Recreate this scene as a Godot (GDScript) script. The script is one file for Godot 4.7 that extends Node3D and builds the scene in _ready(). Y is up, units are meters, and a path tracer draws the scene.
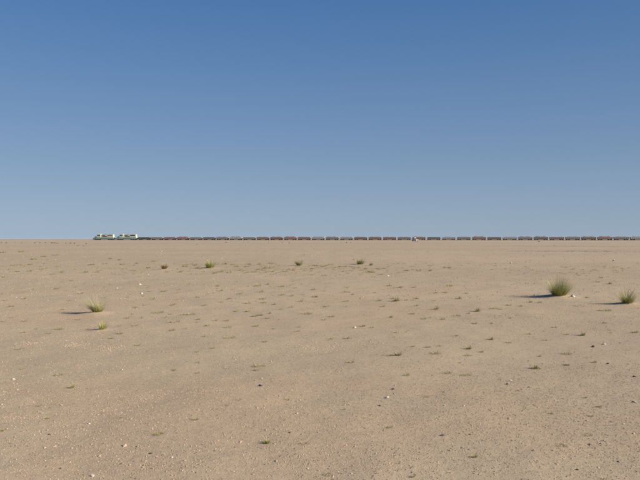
extends Node3D
# A flat desert plain with scattered grass, a long ore train with two locomotives crossing it far off.

const EYE := 1.55            # camera height
const FOCAL := 642.0         # focal length in pixels of the 640 x 480 photograph
const SKYLINE := 238.9       # row of the horizon in it
const RAIL_TOP := 0.72

const SMALL_SPRIGS := [
	33.8, 260, 44.5, 257.2, 55.5, 255.8, 12.5, 266.2, 21.2, 265.8, 30, 265.5, 17.5, 272.5, 28.8, 272.2, 10, 270.5, 41.2, 270,
	45.5, 269, 58, 267.5, 5, 277.8, 61.2, 273.2, 86.2, 272.8, 96.2, 272.8, 91.2, 265.8, 105, 264.5, 110, 259.2, 118.8, 260.5,
	153.8, 262, 122.5, 265, 136.2, 264.2, 135, 271.2, 147.5, 268.8, 75, 287.5, 71.2, 281.5, 56.2, 289.8, 31.2, 290.5, 23.8, 299,
	11.2, 307.2, 68.8, 301, 62.5, 310.5, 80, 294, 127.5, 297.8, 142.5, 296.5, 135, 308.5, 143.8, 306, 152.5, 299, 132.5, 314.5,
	128, 318.2, 141.2, 318.2, 11.2, 318.5, 24.5, 321.8, 22.5, 332.8, 48.8, 334, 87.5, 329, 119.5, 326, 135, 326.2, 111.2, 338.5,
	120, 334.2, 137.5, 345.8, 36.2, 328.8, 3.8, 322.2, 150, 291.8, 5, 300.5, 52.5, 275.2, 21.2, 252, 3, 253, 191.2, 264.8,
	195, 266, 183.8, 267.2, 197.5, 269, 180, 272.8, 200, 269.8, 217, 264.8, 225, 264.8, 232.5, 265.2, 215, 273.8, 221.2, 272.2,
	229.2, 273.8, 236.2, 267.2, 240, 271, 246.2, 267.5, 248.8, 265.2, 247.5, 273.5, 253.8, 273, 258, 270.2, 258.8, 265.2, 263.8, 269,
	266.2, 273, 268.8, 269, 272.5, 272.5, 271.2, 264, 285, 272.5, 288.8, 270.2, 292.5, 270.8, 311.2, 269.8, 315, 266.5, 318.8, 266.5,
	163.8, 292, 176.2, 294, 178.8, 290.2, 197.5, 298, 217.5, 287, 220, 291, 229.5, 299.8, 240, 294.2, 247.5, 303.8, 257.5, 286.5,
	261.2, 292.2, 262.5, 299.2, 263.8, 303, 267.5, 285.2, 273.8, 305, 281.2, 287.2, 282.5, 295.5, 291.2, 296.5, 295, 288.5, 300, 301.2,
	291.2, 308.2, 281.2, 310.5, 313.8, 290.2, 314.5, 297.5, 172.5, 306, 204.5, 306.5, 221.2, 303.5, 236.2, 311.8, 247.5, 312.2, 253.8, 316.8,
	260, 316, 267.5, 318.8, 270, 314.2, 165, 317.5, 170.5, 314.2, 182, 315, 198, 320.2, 172, 331, 197.5, 323, 207.5, 326.2,
	215, 321, 226.2, 321, 256.2, 325.8, 212.5, 349.5, 197.5, 352.8, 203.8, 337, 298.8, 327.8, 297.5, 331.5, 265, 343.2, 273.8, 329,
	322.5, 267.2, 326.2, 266.5, 330.5, 265.2, 335, 268.2, 338.8, 267.2, 345, 267, 350, 267.2, 353.8, 269.2, 357.5, 268.5, 365, 269.8,
	368.8, 272.5, 372.5, 273, 378.8, 269.8, 383.8, 269, 406.2, 271.5, 418.8, 271.5, 430, 271.5, 443.8, 268.5, 448.8, 268.5, 347, 288,
	343.8, 292.8, 348.8, 292.8, 352.5, 295.5, 323.8, 292, 346.2, 301.2, 346.2, 306.8, 326.2, 306.8, 323.8, 321, 374.5, 294, 378.8, 301.5,
	382.5, 306.5, 388.8, 286, 392.5, 299.2, 400, 287.8, 406.2, 301, 412.5, 314, 413.8, 287.8, 416.2, 299, 416.2, 306, 436.2, 293.5,
	433.8, 301.8, 445, 293.5, 442.5, 320.2, 448.8, 286.5, 458.8, 299, 466.2, 294, 468.8, 313.5, 430, 318, 423.8, 319.8, 475, 324.5,
	371.2, 327.8, 362.5, 326.5, 331.2, 340, 347, 339.8, 390, 357, 396.2, 333.5, 456.2, 336.8, 427.5, 349, 412.5, 348.5, 438.8, 347.8,
	601.2, 278.5, 598, 282.5, 610, 284, 508.8, 306, 500, 310.5, 520.5, 306.5, 529.5, 302.5, 540, 302.8, 587, 298.5, 604.5, 323.5,
	508.8, 342.8, 545, 340.5, 555, 327.8, 566.8, 334.5, 610.5, 332.8, 540, 356, 594.5, 363.2, 567.5, 365.2, 510, 318.5, 491.2, 324.5,
	635, 333.5, 481.2, 352.8, 21.2, 369.5, 47.5, 418.8, 2.5, 432.2, 38.8, 406, 121.2, 418.5, 102.5, 412.8, 256.2, 370.8, 197.5, 372.2,
	197.5, 362.5, 173.8, 370.2, 287.5, 399.5, 195, 421.5, 163, 435.5, 388.8, 427.2, 406.2, 376.5, 343.8, 409.2, 460, 363.5, 351.2, 364.2,
	426.2, 397.2, 566.2, 365, 517.5, 391, 591.2, 415.2, 551.2, 412.8, 585, 398, 600, 406.8,
]
const WIDE_SPRIGS := [
	78, 319.2, 58.8, 329, 157.5, 313, 18.8, 350.5, 306.2, 314.8, 190.5, 314.5, 173.8, 322.8, 185, 329.5, 227.5, 327.5, 230, 338.2,
	331.2, 317.8, 456.2, 315.5, 435, 355, 467.5, 356.2, 495, 309.5, 605, 311, 567.5, 354, 58.2, 375, 157.5, 436.5, 258.8, 366.5,
	303.8, 445.8, 447.5, 373.8, 466.2, 375.8, 327.5, 477, 535.5, 369.5, 587.5, 433.8, 561.2, 445,
]
const UPRIGHT_SPRIGS := [
	396.2, 302, 436.2, 309.5, 391.2, 318.2, 477.5, 312, 397.5, 356.8, 468.8, 350, 582.5, 335.5, 535.5, 369, 491.2, 340, 71.2, 388.2,
	267.5, 444.5, 475, 457.5, 413, 479.5,
]
const BROWN_SPRIGS := [
	528.8, 334, 586.2, 358, 122.5, 399.5, 297.5, 377, 238.8, 401.5, 226.2, 407.2, 215, 411, 368.8, 420.2, 523.8, 408.5, 521.2, 453,
	605, 479.5,
]


var undulation := FastNoiseLite.new()
var ripple := FastNoiseLite.new()
var swell := FastNoiseLite.new()
var patch_a := FastNoiseLite.new()
var patch_b := FastNoiseLite.new()
var patch_c := FastNoiseLite.new()
var hummocks: Array = []     # [x, z, height, radius] of the sand caught by the larger plants
var rng := RandomNumberGenerator.new()
var names := {}
var mats := {}

# ------------------------------------------------------------------ helpers
class Builder:
	var v := PackedVector3Array()
	var n := PackedVector3Array()
	var c := PackedColorArray()
	var tint := Color(1, 1, 1)
	func tri(a: Vector3, b: Vector3, d: Vector3, inside = null) -> void:
		var m := (d - a).cross(b - a)
		if m.length_squared() < 1e-16:
			return
		m = m.normalized()
		if inside != null and m.dot((a + b + d) / 3.0 - inside) < 0.0:
			var t := b
			b = d
			d = t
			m = -m
		v.append(a); v.append(b); v.append(d)
		for k in 3:
			n.append(m)
			c.append(tint)
	func quad(a: Vector3, b: Vector3, d: Vector3, e: Vector3, inside = null) -> void:
		tri(a, b, d, inside)
		tri(a, d, e, inside)
	# box given by its two ends in x, y, z; chamfer cuts the long edges
	func box(lo: Vector3, hi: Vector3, ch := 0.0) -> void:
		if ch <= 0.0:
			hexa([Vector3(lo.x, lo.y, lo.z), Vector3(hi.x, lo.y, lo.z), Vector3(hi.x, lo.y, hi.z), Vector3(lo.x, lo.y, hi.z)],
				[Vector3(lo.x, hi.y, lo.z), Vector3(hi.x, hi.y, lo.z), Vector3(hi.x, hi.y, hi.z), Vector3(lo.x, hi.y, hi.z)])
			return
		profile([Vector2(lo.y, lo.z), Vector2(hi.y - ch, lo.z), Vector2(hi.y, lo.z + ch), Vector2(hi.y, hi.z - ch), Vector2(hi.y - ch, hi.z), Vector2(lo.y, hi.z)], lo.x, hi.x)
	func hexa(p: Array, q: Array) -> void:
		var mid := Vector3.ZERO
		for k in 4:
			mid += (p[k] + q[k]) / 8.0
		quad(p[0], p[1], p[2], p[3], mid)
		quad(q[0], q[1], q[2], q[3], mid)
		for k in 4:
			quad(p[k], p[(k + 1) % 4], q[(k + 1) % 4], q[k], mid)
	# convex outline in (y, z) swept along x
	func profile(o: Array, x0: float, x1: float) -> void:
		var m := Vector3.ZERO
		for p in o:
			m += Vector3((x0 + x1) / 2, p.x, p.y) / o.size()
		for k in o.size():
			var a: Vector2 = o[k]
			var b: Vector2 = o[(k + 1) % o.size()]
			quad(Vector3(x0, a.x, a.y), Vector3(x1, a.x, a.y), Vector3(x1, b.x, b.y), Vector3(x0, b.x, b.y), m)
			if k > 1:
				for x in [x0, x1]:
					var p: Vector2 = o[k - 1]
					var r: Vector2 = o[0]
					tri(Vector3(x, r.x, r.y), Vector3(x, p.x, p.y), Vector3(x, a.x, a.y), m)
	# convex outline in (x, y) swept along z
	func slab(o: Array, z0: float, z1: float) -> void:
		var m := Vector3.ZERO
		for p in o:
			m += Vector3(p.x, p.y, (z0 + z1) / 2) / o.size()
		for k in o.size():
			var a: Vector2 = o[k]
			var b: Vector2 = o[(k + 1) % o.size()]
			quad(Vector3(a.x, a.y, z0), Vector3(a.x, a.y, z1), Vector3(b.x, b.y, z1), Vector3(b.x, b.y, z0), m)
			if k > 1:
				for z in [z0, z1]:
					var p: Vector2 = o[k - 1]
					var r: Vector2 = o[0]
					tri(Vector3(r.x, r.y, z), Vector3(p.x, p.y, z), Vector3(a.x, a.y, z), m)
	# round bar between two points
	func rod(a: Vector3, b: Vector3, r: float, sides := 6, r2 := -1.0) -> void:
		if r2 < 0.0:
			r2 = r
		var ax := (b - a).normalized()
		var u := ax.cross(Vector3.UP if absf(ax.y) < 0.9 else Vector3.RIGHT).normalized()
		var w := ax.cross(u)
		var m := (a + b) / 2
		for k in sides:
			var d0 := u * cos(TAU * k / sides) + w * sin(TAU * k / sides)
			var d1 := u * cos(TAU * (k + 1) / sides) + w * sin(TAU * (k + 1) / sides)
			quad(a + d0 * r, a + d1 * r, b + d1 * r2, b + d0 * r2, m)
			tri(a, a + d0 * r, a + d1 * r, m)
			tri(b, b + d0 * r2, b + d1 * r2, m)
	func mesh() -> ArrayMesh:
		var arr := []
		arr.resize(Mesh.ARRAY_MAX)
		arr[Mesh.ARRAY_VERTEX] = v
		arr[Mesh.ARRAY_NORMAL] = n
		arr[Mesh.ARRAY_COLOR] = c
		var m := ArrayMesh.new()
		m.add_surface_from_arrays(Mesh.PRIMITIVE_TRIANGLES, arr)
		return m

func numbered(called: String) -> String:
	var k: int = names.get(called, 0)
	names[called] = k + 1
	return called if k == 0 else "%s_%03d" % [called, k]

func tag(o: Node, label: String, category: String, group := "", kind := "") -> void:
	o.set_meta("label", label)
	o.set_meta("category", category)
	if group:
		o.set_meta("group", group)
	if kind:
		o.set_meta("kind", kind)

func thing(called: String, at: Vector3, turn := 0.0) -> Node3D:
	var o := Node3D.new()
	o.name = numbered(called)
	add_child(o)
	o.position = at
	o.rotation.y = turn
	return o

func part(called: String, shape, m: Material, parent: Node = null, at := Vector3.ZERO) -> MeshInstance3D:
	var o := MeshInstance3D.new()
	o.mesh = shape.mesh() if shape is Builder else shape
	o.material_override = m
	o.position = at
	if parent == null:
		o.name = numbered(called)
		add_child(o)
	else:
		o.name = called
		parent.add_child(o, true)
	return o

func paint(called: String, lin: Color, rough := 0.8, metal := 0.0) -> StandardMaterial3D:
	var m := StandardMaterial3D.new()
	m.resource_name = called
	m.albedo_color = lin.linear_to_srgb()
	m.roughness = rough
	m.metallic = metal
	mats[called] = m
	return m

func tinted(called: String, rough := 0.9) -> StandardMaterial3D:
	var m := paint(called, Color(1, 1, 1), rough)
	m.vertex_color_use_as_albedo = true
	m.cull_mode = BaseMaterial3D.CULL_DISABLED
	return m

func weathered(called: String, a: Color, b: Color, size: float, rough := 0.8) -> StandardMaterial3D:
	# two tones of one painted or rusty surface, mixed by a triplanar noise texture
	var m := paint(called, Color(1, 1, 1), rough)
	var f := FastNoiseLite.new()
	f.seed = called.hash() % 1000
	f.frequency = 0.012
	f.fractal_octaves = 5
	var t := NoiseTexture2D.new()
	t.noise = f
	t.width = 256
	t.height = 256
	t.seamless = true
	var g := Gradient.new()
	g.set_color(0, a.linear_to_srgb())
	g.set_color(1, b.linear_to_srgb())
	g.set_offset(0, 0.3)
	g.set_offset(1, 0.7)
	t.color_ramp = g
	m.albedo_texture = t
	m.uv1_triplanar = true
	m.uv1_scale = Vector3.ONE / size
	return m

# the place on the plain that the photograph shows at a pixel
func on_plain(px: float, py: float) -> Vector3:
	var z := EYE * FOCAL / (py - SKYLINE)
	var x := (px - 320.0) * z / FOCAL
	return Vector3(x, height(x, -z), -z)

func height(x: float, z: float) -> float:
	var far := clampf(Vector2(x, z).length() / 60.0, 0.0, 1.0)
	var h := undulation.get_noise_2d(x, z) * 0.028 + ripple.get_noise_2d(x, z) * 0.005 * (1.0 - far)
	h += swell.get_noise_2d(x, z) * 0.16 * far
	for k in hummocks:
		var d: float = Vector2(x - k[0], z - k[1]).length_squared() / (k[3] * k[3])
		if d < 9.0:
			h += k[2] * exp(-d)
	return h

# ------------------------------------------------------------------ scene
func _ready() -> void:
	rng.seed = 7
	var cam := Camera3D.new()
	cam.name = "camera"
	cam.position = Vector3(0, EYE, 0)
	cam.fov = rad_to_deg(2.0 * atan(240.0 / FOCAL))
	cam.rotation.x = -atan((240.0 - SKYLINE) / FOCAL)
	cam.near = 0.1
	cam.far = 30000.0
	add_child(cam)
	cam.current = true

	var sun := DirectionalLight3D.new()
	sun.name = "sun"
	sun.light_energy = 1.6
	sun.light_color = Color(1.0, 0.955, 0.88)
	sun.light_angular_distance = 0.5
	sun.shadow_enabled = true
	var el := deg_to_rad(25.0)
	var az := deg_to_rad(20.0)           # the sun stands to the right and a little behind the camera
	var to_sun := Vector3(cos(el) * cos(az), sin(el), cos(el) * sin(az))
	add_child(sun)
	sun.look_at_from_position(Vector3.ZERO, -to_sun)

	var env := Environment.new()
	env.background_mode = Environment.BG_SKY
	env.tonemap_mode = Environment.TONE_MAPPER_LINEAR
	env.tonemap_exposure = 1.5
	env.sdfgi_enabled = true
	env.ssao_enabled = true
	env.ssil_enabled = true
	env.fog_enabled = true                # thin dust haze over the plain
	env.fog_density = 0.00008
	env.fog_light_color = Color(0.80, 0.84, 0.90)
	env.sky = Sky.new()
	env.sky.sky_material = clear_sky(to_sun, 1.5)
	var we := WorldEnvironment.new()
	we.name = "environment"
	we.environment = env
	add_child(we)

	for s in [[undulation, 0.35, 3, 11], [ripple, 2.2, 3, 12], [swell, 0.008, 3, 13], [patch_a, 0.9, 4, 14], [patch_b, 0.07, 4, 15], [patch_c, 0.011, 3, 16]]:
		s[0].noise_type = FastNoiseLite.TYPE_SIMPLEX_SMOOTH
		s[0].frequency = s[1]
		s[0].fractal_octaves = s[2]
		s[0].seed = s[3]
	materials()
	for p in [[559.0, 297.5, 0.07, 0.36], [627.0, 304.5, 0.055, 0.3], [97.0, 314.0, 0.045, 0.27], [102.0, 330.0, 0.02, 0.16], [210.0, 269.0, 0.06, 0.5], [164.5, 270.5, 0.06, 0.4], [299.0, 266.0, 0.05, 0.5], [360.0, 264.5, 0.05, 0.5]]:
		var q := on_plain(p[0], p[1])
		hummocks.append([q.x, q.z, p[2], p[3]])

	ground()
	railway()
	train()
	off_road_car()
	bushes()
	sprigs()
	sparse_grass()
	far_shrubs()
	stones()
	gravel()

func clear_sky(to_sun: Vector3, exposure: float) -> PanoramaSkyMaterial:
	# elevation in degrees and the colour of the clear air there
	var up := [-90.0, 0.0, 2.0, 5.0, 10.5, 15.5, 20.5, 35.0, 60.0, 90.0]
	var tone := [Color8(150, 160, 168), Color8(156, 174, 190), Color8(150, 171, 191), Color8(134, 160, 188), Color8(111, 144, 183), Color8(94, 131, 177), Color8(77, 119, 170), Color8(58, 100, 155), Color8(44, 84, 140), Color8(40, 78, 134)]
	var w := 1024
	var h := 512
	var data := PackedFloat32Array()
	data.resize(w * h * 4)
	var row_color := []
	for y in h:
		var sum := Color(0, 0, 0)
		for step in 9:                                # averaged over a few degrees, so that the tones run on smoothly
			var e := maxf(90.0 - (y + 0.5) / h * 180.0 + (step - 4) * 0.6, -89.0)
			var k := 0
			while k < up.size() - 2 and e > up[k + 1]:
				k += 1
			var t: float = clampf((e - up[k]) / (up[k + 1] - up[k]), 0.0, 1.0)
			sum += tone[k].srgb_to_linear().lerp(tone[k + 1].srgb_to_linear(), t) / 9.0
		row_color.append(sum)
	for y in h:
		var e := deg_to_rad(90.0 - (y + 0.5) / h * 180.0)
		var c: Color = row_color[y]
		for x in w:
			var a := (x + 0.5) / w * TAU          # azimuth from -z towards +x
			var d := Vector3(sin(a) * cos(e), sin(e), -cos(a) * cos(e))
			var g := d.dot(to_sun)
			var k := (0.953 + 0.114 * g * g - 0.114 * g) / exposure   # clear air is dimmer across from the sun
			var at := (y * w + x) * 4
			data[at] = c.r * k
			data[at + 1] = c.g * k
			data[at + 2] = c.b * k
			data[at + 3] = 1.0
	var im := Image.create_from_data(w, h, false, Image.FORMAT_RGBAF, data.to_byte_array())
	var m := PanoramaSkyMaterial.new()
	m.panorama = ImageTexture.create_from_image(im)
	return m

func materials() -> void:
	tinted("leaf", 0.75).backlight = Color(0.5, 0.55, 0.22)
	tinted("straw", 0.85)
	tinted("rock", 0.9)
	weathered("rust_red", Color(0.27, 0.15, 0.125), Color(0.37, 0.26, 0.23), 3.0)
	weathered("dust_grey", Color(0.25, 0.22, 0.21), Color(0.36, 0.32, 0.31), 3.0)
	weathered("pale_grey", Color(0.35, 0.33, 0.33), Color(0.46, 0.43, 0.43), 3.0)
	weathered("rust_brown", Color(0.20, 0.14, 0.11), Color(0.34, 0.26, 0.21), 2.2)
	weathered("soot_grey", Color(0.15, 0.14, 0.135), Color(0.27, 0.25, 0.24), 2.2)
	weathered("dark_green", Color(0.07, 0.085, 0.06), Color(0.12, 0.13, 0.10), 3.0)
	weathered("ore", Color(0.19, 0.14, 0.135), Color(0.30, 0.23, 0.22), 1.5, 0.85)
	weathered("ore_red", Color(0.24, 0.13, 0.11), Color(0.34, 0.2, 0.17), 1.5, 0.85)
	paint("running_gear", Color(0.035, 0.03, 0.028), 0.7)
	paint("wheel_steel", Color(0.12, 0.10, 0.09), 0.5, 0.6)
	paint("rail_steel", Color(0.30, 0.22, 0.16), 0.5, 0.5)
	weathered("ballast", Color(0.38, 0.31, 0.22), Color(0.48, 0.39, 0.28), 1.2, 0.95)
	paint("sleeper", Color(0.36, 0.29, 0.21), 0.9)
	weathered("cream", Color(0.52, 0.52, 0.40), Color(0.68, 0.67, 0.55), 4.0, 0.5)
	weathered("teal", Color(0.19, 0.32, 0.27), Color(0.28, 0.41, 0.35), 4.0, 0.5)
	paint("orange_band", Color(0.62, 0.25, 0.08), 0.55)
	weathered("brown_grille", Color(0.25, 0.16, 0.09), Color(0.36, 0.26, 0.15), 2.0, 0.8)
	paint("dark_grille", Color(0.035, 0.035, 0.035), 0.7)
	paint("window_glass", Color(0.02, 0.03, 0.035), 0.08)
	paint("lamp_glass", Color(0.75, 0.75, 0.7), 0.15)
	paint("tyre", Color(0.025, 0.024, 0.023), 0.9)
	paint("white_paint", Color(0.78, 0.78, 0.76), 0.35)
	weathered("dusty_white", Color(0.42, 0.40, 0.36), Color(0.56, 0.54, 0.50), 2.0, 0.5)
	paint("black_trim", Color(0.03, 0.03, 0.03), 0.7)

func grain_texture(relief: bool) -> ImageTexture:
	var side := 1024
	var f := FastNoiseLite.new()
	f.seed = 5
	f.noise_type = FastNoiseLite.TYPE_CELLULAR
	f.cellular_return_type = FastNoiseLite.RETURN_CELL_VALUE
	f.frequency = 0.16
	var cells := f.get_seamless_image(side, side, false, false, 0.1, true).get_data()
	f.cellular_return_type = FastNoiseLite.RETURN_DISTANCE
	var domes := f.get_seamless_image(side, side, false, false, 0.1, true).get_data()
	var s := FastNoiseLite.new()
	s.seed = 9
	s.frequency = 0.02
	s.fractal_octaves = 6
	s.fractal_gain = 0.7
	var soft := s.get_seamless_image(side, side, false, false, 0.1, true).get_data()
	var r := RandomNumberGenerator.new()
	r.seed = 3
	var lut := PackedByteArray()
	for k in 1024:
		lut.append(int(clampf(Color(k / 1023.0, 0, 0).linear_to_srgb().r, 0.0, 1.0) * 255.0))
	var out := PackedByteArray()
	out.resize(side * side * (1 if relief else 3))
	for k in side * side:
		var cv := cells[k] / 255.0
		var so := soft[k] / 255.0
		if relief:
			var dome := (1.0 - domes[k] / 255.0) if cv > 0.45 else 0.35
			out[k] = int(clampf(dome * 0.5 + so * 0.5, 0.0, 1.0) * 255.0)
			continue
		var v := 0.74 + (so - 0.5) * 0.22 + (r.randf() - 0.5) * 0.24
		var warm := 0.0
		if cv > 0.9:
			v += 0.2
		elif cv < 0.13:
			v -= 0.32
		elif cv > 0.72:
			warm = 0.06
		elif cv < 0.3:
			warm = -0.03
			v -= 0.05
		out[k * 3] = lut[int(clampf(v * (1.0 + warm), 0.0, 1.0) * 1023.0)]
		out[k * 3 + 1] = lut[int(clampf(v * (1.0 - warm * 0.2), 0.0, 1.0) * 1023.0)]
		out[k * 3 + 2] = lut[int(clampf(v * (1.0 - warm), 0.0, 1.0) * 1023.0)]
	return ImageTexture.create_from_image(Image.create_from_data(side, side, false, Image.FORMAT_L8 if relief else Image.FORMAT_RGB8, out))

func lines(from: float, to: float, step: float, reach: float, rate: float) -> PackedFloat32Array:
	# even lines between from and to, then ever wider ones out to the reach on both sides
	var a := PackedFloat32Array()
	var x := from
	var outer := []
	var s := step
	while x > -reach:
		x -= s
		s *= rate
		outer.append(x)
	outer.reverse()
	for o in outer:
		a.append(o)
	var count := int(round((to - from) / step))
	for k in count + 1:
		a.append(from + (to - from) * k / count)
	x = to
	s = step
	while x < reach:
		x += s
		s *= rate
		a.append(x)
	return a

func ground() -> void:
	var xs := lines(-9.0, 9.0, 0.06, 9000.0, 1.055)
	var zs := lines(-22.0, -3.0, 0.045, 9000.0, 1.05)
	var nx := xs.size()
	var nz := zs.size()
	var v := PackedVector3Array()
	var n := PackedVector3Array()
	var c := PackedColorArray()
	var uv := PackedVector2Array()
	v.resize(nx * nz); n.resize(nx * nz); c.resize(nx * nz); uv.resize(nx * nz)
	for j in nz:
		for i in nx:
			var x := xs[i]
			var z := zs[j]
			var k := j * nx + i
			v[k] = Vector3(x, height(x, z), z)
			uv[k] = Vector2(x, z) / 1.7
			c[k] = soil(x, z)
	for j in nz:
		for i in nx:
			var i0 := maxi(i - 1, 0)
			var i1 := mini(i + 1, nx - 1)
			var j0 := maxi(j - 1, 0)
			var j1 := mini(j + 1, nz - 1)
			var dx := (v[j * nx + i1].y - v[j * nx + i0].y) / (xs[i1] - xs[i0])
			var dz := (v[j1 * nx + i].y - v[j0 * nx + i].y) / (zs[j1] - zs[j0])
			n[j * nx + i] = Vector3(-dx, 1, -dz).normalized()
	var idx := PackedInt32Array()
	idx.resize((nx - 1) * (nz - 1) * 6)
	var at := 0
	for j in nz - 1:
		for i in nx - 1:
			var a := j * nx + i
			for q in [a, a + 1, a + nx, a + 1, a + nx + 1, a + nx]:
				idx[at] = q
				at += 1
	var arr := []
	arr.resize(Mesh.ARRAY_MAX)
	arr[Mesh.ARRAY_VERTEX] = v
	arr[Mesh.ARRAY_NORMAL] = n
	arr[Mesh.ARRAY_COLOR] = c
	arr[Mesh.ARRAY_TEX_UV] = uv
	arr[Mesh.ARRAY_INDEX] = idx
	var m := ArrayMesh.new()
	m.add_surface_from_arrays(Mesh.PRIMITIVE_TRIANGLES, arr)
	var mat := tinted("desert_soil", 0.95)
	mat.albedo_texture = grain_texture(false)
	mat.heightmap_enabled = true
	mat.heightmap_texture = grain_texture(true)
	mat.heightmap_scale = 0.5
	mat.metallic_specular = 0.2
	var o := part("ground", m, mat)
	o.set_meta("kind", "structure")
	o.set_meta("label", "flat sandy desert plain strewn with fine gravel")

func soil(x: float, z: float) -> Color:
	# sand, greyer gravel pavement and paler crust lie in patches of many sizes
	var a := patch_a.get_noise_2d(x, z)
	var b := patch_b.get_noise_2d(x, z)
	var far := patch_c.get_noise_2d(x, z * 2.0)
	var t := clampf(0.5 + a * 0.3 + b * 0.6 + far * 0.7, 0.0, 1.0)
	var sand := Color(0.61, 0.472, 0.33)
	var gravelly := Color(0.54, 0.432, 0.298)
	var col := gravelly.lerp(sand, t)
	var crust := smoothstep(0.42, 0.62, patch_a.get_noise_2d(x * 0.35 + 70.0, z + 40.0))
	col = col.lerp(Color(0.64, 0.51, 0.37), crust * 0.4)
	var ruddy := smoothstep(0.1, 0.5, patch_b.get_noise_2d(x * 2.2 + 300.0, z * 3.0 - 90.0) + a * 0.25)
	col = col.lerp(Color(0.575, 0.415, 0.28), ruddy * 0.35)
	return col

# ------------------------------------------------------------------ railway and train
const TRACK_START := Vector3(-131.913, 0, -501.154)      # the coupling behind the first wagon
const TRACK_TURN := -0.17115                             # the line runs closer to the camera on the right

func along(s: float, y := 0.0) -> Vector3:
	return TRACK_START + Vector3(cos(TRACK_TURN), 0, -sin(TRACK_TURN)) * s + Vector3(0, y, 0)

func railway() -> void:
	var b := Builder.new()
	for k in 80:                                          # low bank of sand and crushed stone
		b.profile([Vector2(-0.6, -7.0), Vector2(0.5, -2.0), Vector2(0.5, 2.0), Vector2(-0.6, 7.0)], -1500.0 + k * 30.0, -1500.0 + (k + 1) * 30.0)
	var bank := part("railway_embankment", b, mats.ballast, null, along(0))
	bank.rotation.y = TRACK_TURN
	bank.set_meta("kind", "structure")
	bank.set_meta("label", "low sandy bank that carries the railway line")
	var t := thing("railway_track", along(0, 0.5), TRACK_TURN)
	tag(t, "straight single railway track running across the plain under the train", "railway track")
	for z in [-0.7525, 0.7525]:
		var r := Builder.new()
		r.box(Vector3(-1500, 0.06, z - 0.07), Vector3(900, 0.08, z + 0.07))
		r.box(Vector3(-1500, 0.08, z - 0.012), Vector3(900, 0.185, z + 0.012))
		r.box(Vector3(-1500, 0.185, z - 0.036), Vector3(900, RAIL_TOP - 0.5, z + 0.036))
		part("rail", r, mats.rail_steel, t)
	var s := Builder.new()
	s.box(Vector3(-0.12, -0.09, -1.3), Vector3(0.12, 0.06, 1.3), 0.02)
	var mm := MultiMesh.new()
	mm.transform_format = MultiMesh.TRANSFORM_3D
	mm.mesh = s.mesh()
	mm.instance_count = 1400
	for k in 1400:
		mm.set_instance_transform(k, Transform3D(Basis.IDENTITY, Vector3(-480.0 + k * 0.7, 0, 0)))
	var mi := MultiMeshInstance3D.new()
	mi.name = "sleepers"
	mi.multimesh = mm
	mi.material_override = mats.sleeper
	mi.set_meta("kind", "stuff")
	t.add_child(mi)

func wheel_mesh(r: float) -> ArrayMesh:
	var b := Builder.new()
	b.rod(Vector3(0, 0, -0.065), Vector3(0, 0, 0.065), r, 16)
	b.rod(Vector3(0, 0, -0.08), Vector3(0, 0, -0.066), r + 0.03, 16)
	return b.mesh()

func bogie(parent: Node3D, x: float, axles: Array, r: float, wm: ArrayMesh) -> void:
	var b := Builder.new()
	var reach: float = axles[-1] + r + 0.1
	for z in [-1.0, 1.0]:
		b.slab([Vector2(-reach, r - 0.02), Vector2(-reach + 0.3, r + 0.28), Vector2(reach - 0.3, r + 0.28), Vector2(reach, r - 0.02), Vector2(reach - 0.35, r - 0.2), Vector2(-reach + 0.35, r - 0.2)], z - 0.08, z + 0.08)
	b.box(Vector3(-0.25, r - 0.1, -0.92), Vector3(0.25, r + 0.4, 0.92))
	for a in axles:
		b.rod(Vector3(a, r, -0.85), Vector3(a, r, 0.85), 0.08)
	var o := part("bogie", b, mats.running_gear, parent, Vector3(x, 0, 0))
	for a in axles:
		for z in [-0.7525, 0.7525]:
			var w := part("wheel", wm, mats.wheel_steel, o, Vector3(a, r, z))
			if z > 0:
				w.rotation.y = PI * 0.0

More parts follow.
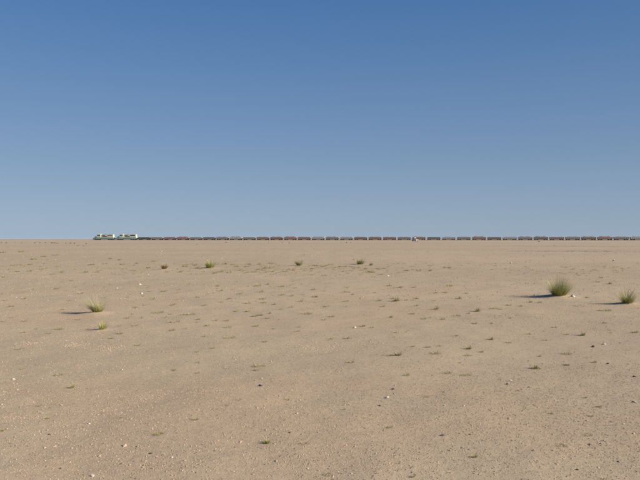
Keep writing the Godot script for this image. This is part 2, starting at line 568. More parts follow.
func locomotive(s: float, label: String, grille: Material) -> void:
	var t := thing("diesel_locomotive", along(s, RAIL_TOP), TRACK_TURN)
	tag(t, label, "locomotive", "locomotives pulling the ore train")
	# 19.1 m over couplers, nose towards -x
	var b := Builder.new()
	b.box(Vector3(0.55, 1.05, -1.5), Vector3(18.55, 1.4, 1.5))
	b.box(Vector3(0.5, 0.35, -1.45), Vector3(0.62, 1.2, 1.45))
	b.box(Vector3(18.48, 0.35, -1.45), Vector3(18.6, 1.2, 1.45))
	part("underframe", b, mats.running_gear, t)
	b = Builder.new()
	b.box(Vector3(0.553, 1.401, -1.52), Vector3(18.55, 1.5, 1.52))
	b.box(Vector3(0.65, 1.12, 1.502), Vector3(18.45, 1.38, 1.53))
	b.box(Vector3(0.65, 1.12, -1.53), Vector3(18.45, 1.38, -1.502))
	part("running_board", b, mats.teal, t)
	b = Builder.new()
	b.slab([Vector2(6.6, 1.04), Vector2(12.4, 1.04), Vector2(12.2, 0.42), Vector2(6.8, 0.42)], -1.35, 1.35)
	part("fuel_tank", b, mats.running_gear, t)
	var wm := wheel_mesh(0.5)
	bogie(t, 3.9, [-1.8, 0.0, 1.8], 0.5, wm)
	bogie(t, 15.2, [-1.8, 0.0, 1.8], 0.5, wm)
	for x in [0.0, 18.6]:
		b = Builder.new()
		b.box(Vector3(x, 0.72, -0.14), Vector3(x + 0.5, 1.02, 0.14), 0.04)
		b.box(Vector3(x - 0.03 if x < 1 else x + 0.38, 0.66, -0.2), Vector3(x + 0.14 if x < 1 else x + 0.53, 1.06, 0.2))
		part("coupler", b, mats.running_gear, t)
	# short sloping nose
	b = Builder.new()
	b.slab([Vector2(1.5, 1.5), Vector2(1.6, 2.35), Vector2(3.2, 2.95), Vector2(3.7, 2.95), Vector2(3.7, 1.5)], -1.2, 1.2)
	var nose := part("nose", b, mats.teal, t)
	for z in [-0.5, 0.5]:
		b = Builder.new()
		b.rod(Vector3(1.49, 2.05, z), Vector3(1.56, 2.05, z), 0.13, 10)
		part("headlight", b, mats.lamp_glass, nose)
	# cab with raked front, windows in both sides and ahead
	b = Builder.new()
	b.slab([Vector2(3.7, 1.5), Vector2(3.7, 3.0), Vector2(4.15, 4.4), Vector2(6.9, 4.4), Vector2(6.9, 1.5)], -1.46, 1.46)
	var cab := part("cab", b, mats.cream, t)
	b = Builder.new()
	b.slab([Vector2(3.68, 1.5), Vector2(3.68, 2.35), Vector2(6.92, 2.35), Vector2(6.92, 1.5)], -1.475, 1.475)
	part("lower_band", b, mats.teal, cab)
	b = Builder.new()
	b.profile([Vector2(4.4, -1.5), Vector2(4.5, -1.5), Vector2(4.68, -0.7), Vector2(4.68, 0.7), Vector2(4.5, 1.5), Vector2(4.4, 1.5)], 3.95, 7.0)
	part("roof", b, mats.cream, cab)
	for z in [-1.49, 1.49]:
		for x in [4.35, 5.65]:
			b = Builder.new()
			b.box(Vector3(x, 3.1, z - 0.02), Vector3(x + 1.05, 4.05, z + 0.02))
			part("window", b, mats.window_glass, cab)
	for z in [-0.7, 0.7]:
		b = Builder.new()
		b.slab([Vector2(3.7, 3.12), Vector2(3.99, 4.1), Vector2(4.05, 4.1), Vector2(3.76, 3.12)], z - 0.5, z + 0.5)
		var w := part("windscreen", b, mats.window_glass, cab)
		w.position.x = -0.04
	# long hood
	b = Builder.new()
	b.box(Vector3(6.95, 1.5, -1.05), Vector3(17.6, 4.35, 1.05), 0.18)
	var hood := part("hood", b, mats.cream, t)
	b = Builder.new()
	b.box(Vector3(6.95, 1.51, -1.07), Vector3(17.62, 2.25, 1.07))
	part("lower_band", b, mats.teal, hood)
	b = Builder.new()
	b.box(Vector3(6.96, 4.08, -1.065), Vector3(17.615, 4.16, 1.065))
	part("stripe", b, mats.orange_band, hood)
	for z in [-1.0, 1.0]:
		for p in [[8.4, 2.6, 4.1, 0], [12.9, 3.15, 3.9, 1], [8.2, 3.55, 2.6, 2]]:
			b = Builder.new()
			var lo := 3.05 if p[3] == 1 else (2.45 if p[3] == 0 else 3.5)
			var hi := 4.05 if p[3] == 1 else (3.05 if p[3] == 0 else 4.05)
			var x0: float = p[0]
			var x1: float = p[0] + (p[2] if p[3] != 1 else 3.9)
			b.box(Vector3(x0, lo, z * 1.075 - 0.02), Vector3(x1, hi, z * 1.075 + 0.02))
			var rows := 5
			for k in rows:                               # louvres
				var y := lo + (hi - lo) * (k + 0.5) / rows
				b.slab([Vector2(x0, y), Vector2(x1, y), Vector2(x1, y + 0.03), Vector2(x0, y + 0.03)], z * 1.095 - 0.03, z * 1.095 + 0.03)
			part("grille", b, grille if p[3] == 1 else mats.dark_grille, hood)
		for k in 9:
			b = Builder.new()
			var x := 7.15 + k * 1.15
			b.box(Vector3(x, 1.65, z * 1.08 - 0.015), Vector3(x + 1.0, 2.2, z * 1.08 + 0.015))
			part("access_door", b, mats.teal, hood)
	for x in [13.3, 14.6, 15.9]:
		b = Builder.new()
		b.rod(Vector3(x, 4.34, 0), Vector3(x, 4.5, 0), 0.55, 14)
		part("radiator_fan", b, mats.dark_grille, hood)
	b = Builder.new()
	b.box(Vector3(10.2, 4.34, -0.3), Vector3(11.3, 4.62, 0.3), 0.05)
	part("exhaust_stack", b, mats.dark_grille, hood)
	b = Builder.new()
	b.box(Vector3(17.605, 1.6, -0.9), Vector3(17.64, 4.0, 0.9))
	part("rear_panel", b, mats.cream, hood)
	# handrails and steps
	for z in [-1.46, 1.46]:
		b = Builder.new()
		b.rod(Vector3(7.0, 2.5, z), Vector3(18.4, 2.5, z), 0.025)
		for k in 8:
			b.rod(Vector3(7.1 + k * 1.6, 1.5, z), Vector3(7.1 + k * 1.6, 2.5, z), 0.022)
		part("handrail", b, mats.white_paint, t)
		for x in [0.9, 17.75]:
			b = Builder.new()
			for k in 3:
				b.box(Vector3(x, 0.4 + k * 0.3, z - 0.12), Vector3(x + 0.55, 0.44 + k * 0.3, z + 0.12))
			part("step", b, mats.orange_band, t)
	for x in [0.6, 18.5]:
		b = Builder.new()
		for z in [-1.4, -0.5, 0.5, 1.4]:
			b.rod(Vector3(x, 1.5, z), Vector3(x, 2.5, z), 0.025)
		b.rod(Vector3(x, 2.5, -1.4), Vector3(x, 2.5, 1.4), 0.025)
		part("end_rail", b, mats.white_paint, t)

func ore_heap(seed_: int, low: float, high: float) -> ArrayMesh:
	# rounded, lumpy heap that fills the body from end to end
	var f := FastNoiseLite.new()
	f.seed = seed_
	f.frequency = 0.45
	f.fractal_octaves = 3
	var b := Builder.new()
	var nx := 22
	var nz := 8
	var p := func(i: int, j: int) -> Vector3:
		var u := float(i) / nx
		var w := float(j) / nz * 2.0 - 1.0
		var x := 0.66 + u * 9.28
		var ends := minf(1.0, minf(u, 1.0 - u) * 5.0)
		var two := 0.86 + 0.14 * cos((u - 0.27) * 4.0 * PI) * (1.0 if u < 0.5 else 0.8)
		var y := low + (high - low) * sqrt(ends) * (1.0 - w * w) * two + f.get_noise_2d(x, w * 3.0) * 0.22 * ends * (1.0 - absf(w))
		return Vector3(x, y, w * 1.33)
	for i in nx:
		for j in nz:
			b.quad(p.call(i, j), p.call(i + 1, j), p.call(i + 1, j + 1), p.call(i, j + 1), Vector3(5.3, -40, 0))
	return b.mesh()

func train() -> void:
	locomotive(-48.8, "leading cream and teal diesel locomotive with brown radiator grille", mats.brown_grille)
	locomotive(-29.7, "second cream and teal diesel locomotive, coupled to the ore wagons, dark radiator grille", mats.dark_grille)
	var ordinals := ["first", "second", "third", "fourth", "fifth", "sixth", "seventh", "eighth", "ninth", "tenth", "eleventh", "twelfth", "thirteenth", "fourteenth", "fifteenth", "sixteenth", "seventeenth", "eighteenth", "nineteenth", "twentieth"]
	var kinds := {"d": ["dark green", "dark_green"], "r": ["rust-red", "rust_red"], "g": ["dusty grey-brown", "dust_grey"], "p": ["pale grey", "pale_grey"], "b": ["rusty brown", "rust_brown"], "k": ["dark grey", "soot_grey"]}
	# colours read along the train, from the locomotives backwards
	var order := "dgrrgkgpgrbrrpgpbrrgrkpgrbpgkrgbrgpkrgpb"
	var b := Builder.new()
	# body: side sheets with ribs and a top rail, ends, floor
	for z in [-1.0, 1.0]:
		b.box(Vector3(0.6, 1.0, z * 1.4 - 0.04), Vector3(10.0, 2.12, z * 1.4 + 0.04))
		b.box(Vector3(0.45, 2.12, z * 1.4 - 0.08), Vector3(10.15, 2.24, z * 1.4 + 0.08))
		for k in 8:
			var x := 0.66 + k * 1.305
			b.box(Vector3(x, 0.95, z * 1.48 - 0.04), Vector3(x + 0.14, 2.119, z * 1.48 + 0.04))
	for x in [0.6, 9.92]:
		b.box(Vector3(x, 1.0, -1.359), Vector3(x + 0.08, 2.16, 1.359))
	b.box(Vector3(0.681, 1.0, -1.359), Vector3(9.919, 1.08, 1.359))
	var body_mesh := b.mesh()
	b = Builder.new()
	b.box(Vector3(0.35, 0.72, -0.3), Vector3(10.25, 0.998, 0.3))
	for x in [0.4, 9.9]:
		b.box(Vector3(x, 0.7, -1.4), Vector3(x + 0.28, 0.996, 1.4))
	b.slab([Vector2(3.3, 0.72), Vector2(7.3, 0.72), Vector2(6.7, 0.32), Vector2(3.9, 0.32)], -1.25, 1.25)
	for z in [-1.36, 1.36]:
		b.box(Vector3(0.681, 0.66, z - 0.06), Vector3(9.899, 0.997, z + 0.06))
	b.box(Vector3(-0.02, 0.78, -0.12), Vector3(0.349, 0.96, 0.12))
	b.box(Vector3(10.251, 0.78, -0.12), Vector3(10.58, 0.96, 0.12))
	var frame_mesh := b.mesh()
	var wm := wheel_mesh(0.43)
	var heaps := []
	for k in 7:
		heaps.append(ore_heap(31 + k, 1.85 + 0.03 * (k % 4), 2.3 + 0.09 * ((k * 3) % 7)))
	heaps.append(ore_heap(40, 1.5, 1.7))
	var proto: Node3D = null
	for k in order.length():
		var kind: Array = kinds[order[k]]
		var t: Node3D
		if proto == null:
			t = thing("ore_wagon", Vector3.ZERO)
			part("hopper_body", body_mesh, mats.dark_green, t)
			part("ore_load", heaps[7], mats.ore, t)
			part("underframe", frame_mesh, mats.running_gear, t)
			bogie(t, 2.1, [-0.9, 0.9], 0.43, wm)
			bogie(t, 8.5, [-0.9, 0.9], 0.43, wm)
			proto = t
		else:
			t = proto.duplicate()
			t.name = numbered("ore_wagon")
			add_child(t)
			(t.get_node("hopper_body") as MeshInstance3D).material_override = mats[kind[1]]
			var load_ := t.get_node("ore_load") as MeshInstance3D
			load_.mesh = heaps[(k * 5 + k / 3) % 7]
			load_.material_override = mats.ore_red if order[k] == "r" else mats.ore
		t.position = along(-10.6 + k * 10.6, RAIL_TOP)
		t.rotation.y = TRACK_TURN
		var place: String = ordinals[k] if k < 20 else ("twenty-" + ordinals[k - 20] if k < 29 else ("thirtieth" if k == 29 else ("thirty-" + ordinals[k - 30] if k < 39 else "fortieth")))
		if k == 19: place = "twentieth"
		tag(t, "%s ore wagon, %s behind the locomotives%s" % [kind[0], place, ", only part filled" if k == 0 else ", heaped with ore"], "wagon", "ore wagons of the train")

func off_road_car() -> void:
	var at := on_plain(415.2, 241.4)
	var t := thing("off_road_car", Vector3(at.x, at.y, at.z), deg_to_rad(-67))
	tag(t, "dusty white off-road car with loaded roof rack driving in front of the ore wagons", "car")
	# 4.7 m long, nose towards +x in its own axes, wheels on the ground
	var b := Builder.new()
	b.profile([Vector2(0.5, -0.88), Vector2(0.95, -0.92), Vector2(1.15, -0.86), Vector2(1.15, 0.86), Vector2(0.95, 0.92), Vector2(0.5, 0.88)], -2.3, 2.3)
	var body := part("body", b, mats.dusty_white, t)
	b = Builder.new()
	b.hexa([Vector3(-2.25, 1.151, -0.84), Vector3(1.0, 1.151, -0.84), Vector3(1.0, 1.151, 0.84), Vector3(-2.25, 1.151, 0.84)], [Vector3(-2.1, 1.9, -0.72), Vector3(0.35, 1.9, -0.72), Vector3(0.35, 1.9, 0.72), Vector3(-2.1, 1.9, 0.72)])
	var cabin := part("cabin", b, mats.dusty_white, t)
	for z in [-1.0, 1.0]:
		for x in [[-1.95, -1.2], [-1.1, -0.3], [-0.2, 0.42]]:
			b = Builder.new()
			b.hexa([Vector3(x[0], 1.25, z * 0.80), Vector3(x[1] + 0.1, 1.25, z * 0.80), Vector3(x[1] + 0.1, 1.25, z * 0.84), Vector3(x[0], 1.25, z * 0.84)], [Vector3(x[0], 1.78, z * 0.73), Vector3(x[1] - 0.1, 1.78, z * 0.73), Vector3(x[1] - 0.1, 1.78, z * 0.755), Vector3(x[0], 1.78, z * 0.755)])
			part("window", b, mats.window_glass, cabin)
	b = Builder.new()
	b.hexa([Vector3(0.85, 1.22, -0.74), Vector3(0.98, 1.22, -0.74), Vector3(0.98, 1.22, 0.74), Vector3(0.85, 1.22, 0.74)], [Vector3(0.35, 1.84, -0.66), Vector3(0.46, 1.84, -0.66), Vector3(0.46, 1.84, 0.66), Vector3(0.35, 1.84, 0.66)])
	part("windscreen", b, mats.window_glass, cabin)
	b = Builder.new()
	b.hexa([Vector3(-2.27, 1.25, -0.7), Vector3(-2.2, 1.25, -0.7), Vector3(-2.2, 1.25, 0.7), Vector3(-2.27, 1.25, 0.7)], [Vector3(-2.15, 1.8, -0.62), Vector3(-2.1, 1.8, -0.62), Vector3(-2.1, 1.8, 0.62), Vector3(-2.15, 1.8, 0.62)])
	part("rear_window", b, mats.window_glass, cabin)
	for x in [-2.42, 2.3]:
		b = Builder.new()
		b.box(Vector3(x, 0.45, -0.88), Vector3(x + 0.12, 0.68, 0.88), 0.03)
		part("bumper", b, mats.black_trim, body)
	for z in [-0.66, 0.66]:
		b = Builder.new()
		b.rod(Vector3(2.29, 0.88, z), Vector3(2.33, 0.88, z), 0.11, 10)
		part("headlight", b, mats.lamp_glass, body)
		b = Builder.new()
		b.box(Vector3(-2.33, 0.8, z - 0.08), Vector3(-2.301, 1.05, z + 0.08))
		part("tail_lamp", b, mats.rust_red, body)
		b = Builder.new()
		b.box(Vector3(0.55, 1.2, z * 1.45 - 0.1), Vector3(0.65, 1.38, z * 1.45 + 0.1))
		part("mirror", b, mats.black_trim, cabin)
	for x in [-1.4, 1.4]:
		for z in [-0.82, 0.82]:
			b = Builder.new()
			b.rod(Vector3(0, 0, -0.12), Vector3(0, 0, 0.12), 0.39, 16)
			var w := part("wheel", b, mats.tyre, t, Vector3(x, 0.38, z))
			b = Builder.new()
			b.rod(Vector3(0, 0, -0.126), Vector3(0, 0, 0.126), 0.2, 12)
			part("rim", b, mats.wheel_steel, w)
	b = Builder.new()
	for z in [-0.66, 0.66]:
		b.rod(Vector3(-2.0, 2.02, z), Vector3(0.25, 2.02, z), 0.03)
	for k in 5:
		b.rod(Vector3(-2.0 + k * 0.56, 2.0, -0.66), Vector3(-2.0 + k * 0.56, 2.0, 0.66), 0.02)
		for z in [-0.66, 0.66]:
			b.rod(Vector3(-2.0 + k * 0.56, 1.88, z), Vector3(-2.0 + k * 0.56, 2.02, z), 0.02)
	part("roof_rack", b, mats.black_trim, t)
	b = Builder.new()
	b.box(Vector3(-1.9, 2.05, -0.64), Vector3(0.1, 2.55, 0.64), 0.12)
	part("roof_load", b, mats.dusty_white, t)

# ------------------------------------------------------------------ plants
func blade(b: Builder, at: Vector3, dir: float, lean: float, length: float, width: float, droop: float, col: Color) -> void:
	# a narrow leaf: three joints, bending over outwards, a little keeled
	var out := Vector3(cos(dir), 0, sin(dir))
	var side := Vector3(-sin(dir), 0, cos(dir))
	var p := at
	var a := lean
	var w := width
	b.tint = col
	for k in 3:
		var d := out * sin(a) + Vector3.UP * cos(a)
		var q := p + d * length / 3.0
		var w2: float = width * [0.9, 0.6, 0.0][k]
		if k < 2:
			b.tri(p - side * w, q - side * w2, q + side * w2)
			b.tri(p - side * w, q + side * w2, p + side * w)
		else:
			b.tri(p - side * w, q, p + side * w)
		p = q
		w = w2
		a += droop

func clump(seed_: int, count: int, radius: float, length: float, spread: float, width: float, greens: Array, wind := 0.0) -> Builder:
	# leaves that fan out from a small crown of roots; the steep ones are the longest
	var r := RandomNumberGenerator.new()
	r.seed = seed_
	var b := Builder.new()
	for k in count:
		var dir := r.randf() * TAU
		var d := sqrt(r.randf()) * radius
		var at := Vector3(cos(dir) * d, -0.008, sin(dir) * d)
		var lean := spread * sqrt(r.randf()) * r.randf_range(0.7, 1.15)
		lean = minf(lean, 1.4)
		var l := length * r.randf_range(0.4, 1.0) * (1.0 - 0.22 * lean)
		var c: Color = greens[r.randi() % greens.size()]
		c = c * r.randf_range(0.75, 1.25)
		var heading := dir + r.randf_range(-0.8, 0.8)
		if cos(heading - float(seed_)) < -0.35 and r.randf() < 0.45:
			l *= 0.55                         # thinner, grazed side
			c = c.lerp(STRAW, 0.5)
		if wind != 0.0 and r.randf() < 0.55:
			heading = PI + r.randf_range(-0.6, 0.6)
			lean = minf(lean * 0.5 + wind, 1.2)
			l *= 1.15
		blade(b, at, heading, lean, l, width * r.randf_range(0.6, 1.2), r.randf_range(-0.05, 0.2), c)
	return b

const GREEN := Color(0.285, 0.325, 0.075)
const OLIVE := Color(0.315, 0.295, 0.10)
const DEEP := Color(0.175, 0.19, 0.055)
const LIME := Color(0.44, 0.45, 0.10)
const STRAW := Color(0.45, 0.38, 0.23)
const DRY := Color(0.26, 0.19, 0.10)
const GREY_GREEN := Color(0.37, 0.375, 0.22)

func bush(px: float, py: float, called: String, label: String, layers: Array) -> void:
	var t := thing(called, on_plain(px, py))
	tag(t, label, "grass" if called == "grass_tuft" else "bush")
	for l in layers:
		part(l[0], l[1], mats[l[2]], t)

func bushes() -> void:
	bush(559, 297.8, "desert_bush", "largest rounded green bush, a white stone lying at its foot", [
		["foliage", clump(101, 1000, 0.16, 0.66, 1.12, 0.0022, [GREEN, GREEN, OLIVE, DEEP, LIME, GREY_GREEN]), "leaf"],
		["base_leaves", clump(102, 330, 0.15, 0.34, 1.35, 0.0025, [DEEP, DEEP, GREEN, LIME, OLIVE]), "leaf"],
		["wispy_stems", clump(103, 360, 0.15, 0.88, 0.95, 0.0014, [GREY_GREEN, STRAW, OLIVE]), "straw"]])
	bush(627.5, 304.8, "desert_bush", "spiky green bush with long spreading stems near the largest rounded bush", [
		["foliage", clump(111, 340, 0.08, 0.56, 1.3, 0.0022, [GREEN, DEEP, OLIVE, LIME]), "leaf"],
		["base_leaves", clump(112, 300, 0.11, 0.26, 1.25, 0.0026, [DEEP, DEEP, GREEN, LIME]), "leaf"],
		["wispy_stems", clump(113, 170, 0.07, 0.68, 1.05, 0.0015, [GREY_GREEN, STRAW, OLIVE, DRY]), "straw"]])
	bush(97.5, 314.0, "grass_tuft", "tall thin grass tuft with wisps bent over to one side", [
		["foliage", clump(121, 250, 0.08, 0.52, 1.15, 0.0021, [GREEN, OLIVE, GREY_GREEN], 0.5), "leaf"],
		["base_leaves", clump(122, 230, 0.09, 0.25, 1.1, 0.0025, [GREEN, LIME, OLIVE, DEEP]), "leaf"],
		["wispy_stems", clump(123, 150, 0.08, 0.7, 1.15, 0.0014, [GREY_GREEN, STRAW, GREY_GREEN], 0.65), "straw"]])
	bush(102.3, 330.3, "grass_tuft", "small upright green tuft just in front of the tall thin tuft", [
		["foliage", clump(131, 150, 0.04, 0.23, 1.0, 0.0022, [GREEN, OLIVE, DEEP, LIME]), "leaf"],
		["wispy_stems", clump(132, 35, 0.03, 0.21, 1.05, 0.0014, [STRAW, GREY_GREEN]), "straw"]])
	bush(210, 269.2, "desert_bush", "rounded green bush standing among a band of low sprigs", [
		["foliage", clump(141, 480, 0.14, 0.58, 1.0, 0.005, [OLIVE, GREEN, LIME, DEEP]), "leaf"],
		["wispy_stems", clump(142, 120, 0.1, 0.7, 1.0, 0.003, [STRAW, GREY_GREEN]), "straw"]])
	bush(164.3, 270.6, "desert_bush", "withered reddish-brown little bush beside the band of low sprigs", [
		["foliage", clump(151, 360, 0.1, 0.36, 1.0, 0.005, [DRY, Color(0.19, 0.11, 0.05), OLIVE, Color(0.28, 0.17, 0.07)]), "leaf"],
		["wispy_stems", clump(152, 60, 0.1, 0.42, 1.0, 0.003, [STRAW, DRY]), "straw"]])
	bush(299.5, 266.3, "desert_bush", "dark green bush leaning to one side at the edge of the sprig band", [
		["foliage", clump(161, 340, 0.12, 0.5, 1.0, 0.005, [OLIVE, DEEP, DEEP, GREEN], 0.5), "leaf"],
		["wispy_stems", clump(162, 80, 0.1, 0.65, 0.95, 0.003, [DRY, GREY_GREEN], 0.6), "straw"]])
	bush(360.3, 265.0, "desert_bush", "dark green bush at the end of the sprig band, a tiny brown bush beside it", [
		["foliage", clump(171, 380, 0.14, 0.52, 1.0, 0.005, [OLIVE, DEEP, DEEP, GREEN]), "leaf"],
		["wispy_stems", clump(172, 90, 0.12, 0.64, 0.9, 0.003, [DRY, GREY_GREEN]), "straw"]])
	bush(371.0, 265.8, "desert_bush", "tiny brown bush beside the dark green bush", [
		["foliage", clump(181, 170, 0.06, 0.26, 0.9, 0.005, [OLIVE, DRY, DEEP]), "leaf"],
		["wispy_stems", clump(182, 25, 0.06, 0.32, 0.9, 0.003, [DRY]), "straw"]])

# the landmark that a small thing lies by, for its label
func beside(at: Vector3) -> String:
	var best := ""
	var least := 1.0
	for l in [[559.0, 297.8, "beside the largest rounded green bush", 2.4], [627.5, 304.8, "beside the spiky green bush", 1.9], [97.5, 314.0, "around the tall thin grass tuft", 2.0], [102.3, 330.3, "around the small upright green tuft", 1.3], [210.0, 269.2, "around the rounded bush in the sprig band", 4.0], [164.3, 270.6, "around the withered reddish-brown bush", 3.0], [299.5, 266.3, "around the leaning dark green bush", 4.0], [360.3, 265.0, "by the dark green bush and tiny brown bush", 4.5]]:
		var p := on_plain(l[0], l[1])
		var d: float = Vector2(p.x - at.x, p.z - at.z).length() / l[3]
		if d < least:
			least = d
			best = l[2]
	if best != "":
		return best
	if at.z < -45.0:
		return "on the far plain beyond the bushes"
	if at.z < -26.0:
		return "in the dotted band between the small far bushes"
	if at.z < -15.0:
		return "on open sand beyond the tall thin tuft"
	if at.z < -8.6:
		return "on open sand before the bushes"
	return "on the gravel in front of all the bushes"

func sprigs() -> void:
	var r := RandomNumberGenerator.new()
	r.seed = 21
	var hues := [["olive", [OLIVE, OLIVE, GREEN, DRY, DEEP]], ["straw-coloured", [STRAW, DRY, OLIVE, Color(0.28, 0.23, 0.12)]], ["dark green", [DEEP, GREEN, DEEP, OLIVE]]]
	# places, name, shapes of each hue, leaves, crown, leaf length, spread, pixels across, wording
	var sets := [
		[SMALL_SPRIGS, "grass_sprig", 4, 120, 0.045, 0.085, 1.4, 7.2, "low %s grass sprig"],
		[WIDE_SPRIGS, "spreading_sprig", 3, 210, 0.1, 0.085, 1.45, 12.5, "flat spreading patch of %s grass"],
		[UPRIGHT_SPRIGS, "upright_sprig", 2, 120, 0.03, 0.13, 1.1, 10.5, "upright ragged %s sprig"],
		[BROWN_SPRIGS, "withered_sprig", 3, 50, 0.06, 0.09, 1.45, 9.0, "withered %s twigs lying flat"]]
	for s in sets:
		var shapes := {}
		for h in hues.size():
			var mine := []
			for k in s[2]:
				mine.append(clump(300 + k * 7 + h * 41 + s[3], s[3], s[4], s[5], s[6], 0.0023, hues[h][1]).mesh())
			shapes[h] = mine
		if s[1] == "withered_sprig":
			for k in s[2]:
				shapes[0][k] = clump(900 + k, s[3], s[4], s[5], s[6], 0.0023, [DRY, DRY, STRAW, Color(0.14, 0.09, 0.05)]).mesh()
		for k in range(0, s[0].size(), 2):
			var at := on_plain(s[0][k], s[0][k + 1])
			var wide: float = s[7] * r.randf_range(0.7, 1.3) * -at.z / FOCAL
			var h: int = [0, 0, 0, 1, 2][r.randi() % 5]
			var hue: String = hues[h][0]
			if s[1] == "withered_sprig":
				h = 0
				hue = "brown"
			var o := part(s[1], shapes[h][r.randi() % s[2]], mats.leaf, null, at)
			o.rotation.y = r.randf() * TAU
			var grow: float = wide / (s[4] * 2.0 + s[5] * 1.0)
			o.scale = Vector3(grow * r.randf_range(0.8, 1.25), grow * r.randf_range(0.8, 1.1), grow * r.randf_range(0.8, 1.25))
			var label: String = (s[8] % hue) + " " + beside(at)
			tag(o, label, "grass", label)

func sparse_grass() -> void:
	# the countless tiny shoots between the sprigs, thickest in the band where the bushes stand
	var r := RandomNumberGenerator.new()
	r.seed = 27
	var mm := MultiMesh.new()
	mm.transform_format = MultiMesh.TRANSFORM_3D
	mm.mesh = clump(640, 60, 0.05, 0.08, 1.35, 0.0026, [OLIVE, DRY, STRAW, OLIVE, DEEP]).mesh()
	var puts := []
	for zone in [[26.0, 40.0, 1100, 0.32], [14.0, 26.0, 900, 0.16], [6.0, 14.0, 170, 0.085], [40.0, 160.0, 300, 0.45]]:
		for k in zone[2]:
			var d := sqrt(lerpf(zone[0] * zone[0], zone[1] * zone[1], r.randf()))
			var x := r.randf_range(-1.0, 1.0) * (d * 0.55 + 1.5)
			var lush := patch_b.get_noise_2d(x * 1.4 + 500.0, -d * 1.4) * 1.6 + (0.25 if x < d * 0.15 else -0.25)
			if r.randf() > 0.35 + lush:
				continue
			var size: float = zone[3] * r.randf_range(0.35, 1.1) / 0.17
			puts.append(Transform3D(Basis(Vector3.UP, r.randf() * TAU) * Basis.from_scale(Vector3(size, size * r.randf_range(0.6, 1.0), size * r.randf_range(0.6, 1.0))), Vector3(x, height(x, -d), -d)))
	mm.instance_count = puts.size()
	for k in puts.size():
		mm.set_instance_transform(k, puts[k])
	var o := MultiMeshInstance3D.new()
	o.name = "sparse_grass"
	o.multimesh = mm
	o.material_override = mats.leaf
	add_child(o)
	tag(o, "countless tiny dry shoots between the grass sprigs", "grass", "", "stuff")

func far_shrubs() -> void:
	var r := RandomNumberGenerator.new()
	r.seed = 33
	var spots := [1.5, 242.9, 2.2, 6.3, 243.0, 2.4, 21.5, 243.1, 1.6, 35, 243.1, 2.6, 40, 243.0, 2.2, 45.5, 242.9, 2.0, 52, 243.2, 3.4, 54.5, 243.2, 2.6, 57.2, 243.4, 2.0, 66, 243.3, 1.8, 70.5, 243.3, 2.6, 74.5, 243.3, 2.4, 86, 243.6, 2.0, 78, 245.8, 2.0, 83.5, 246.1, 1.6, 226, 242.6, 2.2, 243.5, 242.5, 1.6, 248, 242.4, 1.4, 268.5, 242.7, 1.6, 282, 243.0, 1.8, 289.3, 243.1, 2.2, 197, 244.7, 1.8, 341, 242.6, 1.6, 346.5, 242.9, 2.4, 350.5, 242.8, 1.6, 539, 241.8, 2.4, 554, 245.6, 1.6, 543.3, 256.0, 2.0, 304, 255.6, 1.6, 15, 242.6, 1.4]
	var shapes := []
	for k in 4:
		shapes.append(clump(500 + k, 420, 0.2, 0.55, 1.2, 0.022, [DEEP, OLIVE, DRY, DEEP]).mesh())
	for k in range(0, spots.size(), 3):
		var at := on_plain(spots[k], spots[k + 1])
		var o := part("low_shrub", shapes[r.randi() % 4], mats.leaf, null, at)
		o.rotation.y = r.randf() * TAU
		var grow: float = spots[k + 2] * -at.z / FOCAL / 0.95
		o.scale = Vector3(grow, grow * 0.8, grow)
		var label := "dark low shrub in front of the ore wagons"
		if at.x < -60.0:
			label = "dark low shrub in the far row ahead of the locomotives"
		elif spots[k + 1] > 250.0:
			label = "lone dark shrub on bare sand beyond the " + ("largest rounded green bush" if at.x > 0 else "leaning dark green bush")
		elif spots[k] > 530.0:
			label = "dark low shrub in front of the ore wagons, past the off-road car"
		tag(o, label, "shrub", label)

# ------------------------------------------------------------------ stones
func stone_mesh(seed_: int) -> ArrayMesh:
	# a worn, angular lump: an octahedron split twice and pushed in and out
	var f := FastNoiseLite.new()
	f.seed = seed_
	f.frequency = 0.7
	var b := Builder.new()
	var six := [Vector3.UP, Vector3.RIGHT, Vector3.BACK, Vector3.LEFT, Vector3.FORWARD, Vector3.DOWN]
	var faces := []
	for k in 4:
		faces.append([six[0], six[1 + k], six[1 + (k + 1) % 4]])
		faces.append([six[5], six[1 + k], six[1 + (k + 1) % 4]])
	for t in faces:
		var ab: Vector3 = (t[0] + t[1]).normalized()
		var bc: Vector3 = (t[1] + t[2]).normalized()
		var ca: Vector3 = (t[2] + t[0]).normalized()
		for q in [[t[0], ab, ca], [ab, t[1], bc], [ca, bc, t[2]], [ab, bc, ca]]:
			var w := []
			for p in q:
				w.append(p * (1.0 + 0.75 * f.get_noise_3dv(p * 1.3)))
			b.tri(w[0], w[1], w[2], Vector3.ZERO)
	return b.mesh()

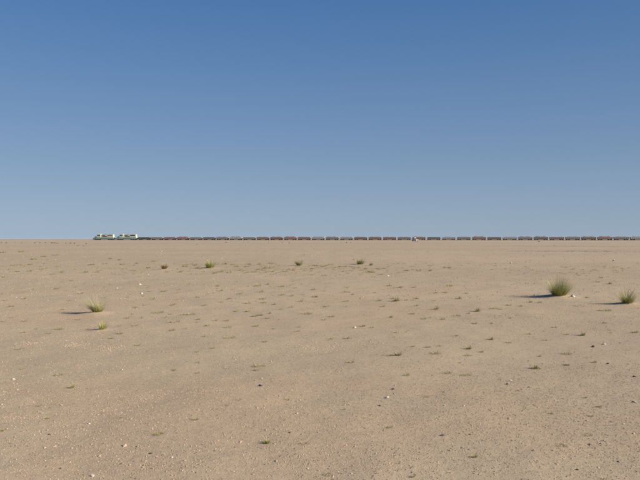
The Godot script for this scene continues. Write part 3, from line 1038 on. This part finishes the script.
func stones() -> void:
	var r := RandomNumberGenerator.new()
	r.seed = 44
	var pale := Color(0.62, 0.55, 0.45)
	var dark := Color(0.075, 0.06, 0.05)
	var pink := Color(0.55, 0.36, 0.27)
	var shapes := []
	for k in 5:
		shapes.append(stone_mesh(60 + k))
	var spots := [
		[573.0, 298.3, 5.0, pale, "white stone at the foot of the largest rounded green bush"],
		[613.8, 260.9, 3.0, pale, "pale stone block far beyond the largest rounded green bush"],
		[604.3, 345.0, 4.0, pale, "round white stone beside a dark stone, in front of the bushes"],
		[593.3, 347.2, 4.6, dark, "dark stone beside a round white stone, in front of the bushes"]]
	for s in [[92.5, 475.8, 4.5], [125, 446.8, 5.0], [89, 423.8, 3.0], [13.8, 379.6, 3.0], [635.5, 403, 3.2], [623.8, 423.3, 2.6], [387, 397.7, 4.0], [598.8, 466.4, 2.6], [510.8, 380.5, 2.4], [354.5, 328, 3.2], [388.5, 276.4, 2.2], [140, 285.5, 3.0], [141.5, 293.8, 3.0], [116.8, 289.3, 2.6], [55, 446.3, 2.4], [45, 447.6, 2.4], [301.8, 435, 2.6], [257.3, 409.3, 2.6], [296.7, 414, 2.6], [172, 460, 2.4], [307.8, 470.2, 2.4], [463.8, 407.2, 2.4]]:
		spots.append([s[0], s[1], s[2], pale if r.randf() < 0.7 else pink, ""])
	for s in [[393.3, 390.2, 2.8], [380, 405.5, 2.8], [507, 385, 3.0], [608, 364.3, 3.0], [634.2, 377.6, 3.0], [577.5, 469.7, 3.2], [261, 386.6, 4.0], [289.6, 433.8, 2.6], [442.5, 434.8, 4.0], [49.3, 435, 2.4], [151, 455, 3.4], [590, 442.6, 2.8], [633, 402.8, 2.8], [60.5, 468, 2.4], [618.5, 460, 2.6], [595.0, 363, 2.0]]:
		spots.append([s[0], s[1], s[2], dark, ""])
	for s in spots:
		var at := on_plain(s[0], s[1])
		var size: float = s[2] * -at.z / FOCAL / 2.0
		var o := part("stone", shapes[r.randi() % 5], stone_paint(s[3]), null, at + Vector3(0, size * 0.18, 0))
		o.rotation = Vector3(r.randf_range(-0.3, 0.3), r.randf() * TAU, r.randf_range(-0.3, 0.3))
		o.scale = Vector3(size, size * r.randf_range(0.5, 0.75), size * r.randf_range(0.7, 1.1))
		var label: String = s[4]
		if label == "":
			label = ("dark brown" if s[3] == dark else ("pale" if s[3] == pale else "pinkish")) + (" larger" if s[2] > 3.5 else " small") + " stone " + beside(at)
			tag(o, label, "stone", label)
		else:
			tag(o, label, "stone")

func stone_paint(c: Color) -> StandardMaterial3D:
	var key := "stone_" + c.to_html()
	if not mats.has(key):
		weathered(key, c * 0.8, c * 1.15, 1.6, 0.85)
	return mats[key]

func gravel() -> void:
	var r := RandomNumberGenerator.new()
	r.seed = 55
	var tones := [Color(0.40, 0.31, 0.215), Color(0.36, 0.28, 0.19), Color(0.46, 0.33, 0.22), Color(0.30, 0.22, 0.15), Color(0.17, 0.13, 0.10), Color(0.55, 0.45, 0.33), Color(0.48, 0.32, 0.21), Color(0.38, 0.31, 0.23), Color(0.46, 0.35, 0.23)]
	var puts := []
	var tints := []
	# [nearest, farthest, number, smallest, largest]
	for zone in [[2.6, 8.0, 210000, 0.0015, 0.0058], [8.0, 16.0, 120000, 0.0025, 0.0075], [16.0, 40.0, 50000, 0.006, 0.018], [40.0, 140.0, 14000, 0.018, 0.05]]:
		for k in zone[2]:
			var d := sqrt(lerpf(zone[0] * zone[0], zone[1] * zone[1], r.randf()))
			var x := r.randf_range(-1.0, 1.0) * (d * 0.56 + 1.6)
			var z := -d
			var thick := patch_a.get_noise_2d(x * 1.2, z * 1.2) + patch_b.get_noise_2d(x * 3.0, z * 3.0)
			if r.randf() > 0.6 + thick * 0.7:
				continue
			var u := r.randf()
			var size: float = lerpf(zone[3], zone[4], u * u * u * u) * (1.0 if r.randf() < 0.985 else 1.8)
			var c: Color = tones[r.randi() % tones.size()] * r.randf_range(0.85, 1.15)
			var basis := Basis.from_euler(Vector3(r.randf_range(-0.4, 0.4), r.randf() * TAU, r.randf_range(-0.4, 0.4))) * Basis.from_scale(Vector3(size, size * r.randf_range(0.45, 0.8), size * r.randf_range(0.65, 1.0)))
			puts.append(Transform3D(basis, Vector3(x, height(x, z) + size * 0.2, z)))
			tints.append(c)
	# long strips of dark desert gravel far out
	for s in [[33.0, -84.0, 9.0, 4.0], [47.0, -135.0, 18.0, 6.0]]:
		for k in 900:
			var x: float = s[0] + r.randfn(0, 0.5) * s[2]
			var z: float = s[1] + r.randfn(0, 0.5) * s[3]
			var size := r.randf_range(0.02, 0.055)
			puts.append(Transform3D(Basis(Vector3.UP, r.randf() * TAU) * Basis.from_scale(Vector3(size, size * 0.6, size)), Vector3(x, height(x, z) + size * 0.15, z)))
			tints.append(Color(0.30, 0.25, 0.20) * r.randf_range(0.8, 1.2))
	# strewn bands of pale chips where the crust has broken up
	for s in [[250, 389, 26, 1.6], [10, 418, 20, 2.0], [505, 316, 9, 1.6], [546, 319, 11, 1.2], [72, 345, 12, 2.5], [28, 345, 10, 2.5], [305, 347, 22, 2.5], [350, 346, 26, 4.0], [112, 413, 26, 6.0], [190, 392, 30, 3.0], [75, 425, 22, 5.0], [105, 348, 16, 3], [150, 396, 14, 4], [430, 420, 30, 8], [555, 430, 40, 6]]:
		for k in 55:
			var at := on_plain(s[0] + r.randfn(0, 0.65) * s[2], s[1] + r.randfn(0, 0.65) * s[3])
			var size := 0.7 * r.randf_range(0.4, 1.3) * -at.z / FOCAL
			var c := Color(0.52, 0.41, 0.295) if r.randf() < 0.6 else Color(0.52, 0.34, 0.22)
			var basis := Basis.from_euler(Vector3(0, r.randf() * TAU, 0)) * Basis.from_scale(Vector3(size, size * 0.4, size * 0.9))
			puts.append(Transform3D(basis, at + Vector3(0, size * 0.12, 0)))
			tints.append(c * r.randf_range(0.85, 1.1))
	var mm := MultiMesh.new()
	mm.transform_format = MultiMesh.TRANSFORM_3D
	mm.use_colors = true
	mm.mesh = stone_mesh(71)
	mm.instance_count = puts.size()
	for k in puts.size():
		mm.set_instance_transform(k, puts[k])
		mm.set_instance_color(k, tints[k])
	var o := MultiMeshInstance3D.new()
	o.name = "gravel"
	o.multimesh = mm
	o.material_override = mats.rock
	add_child(o)
	tag(o, "loose mixed gravel and small chips strewn over the sand", "gravel", "", "stuff")
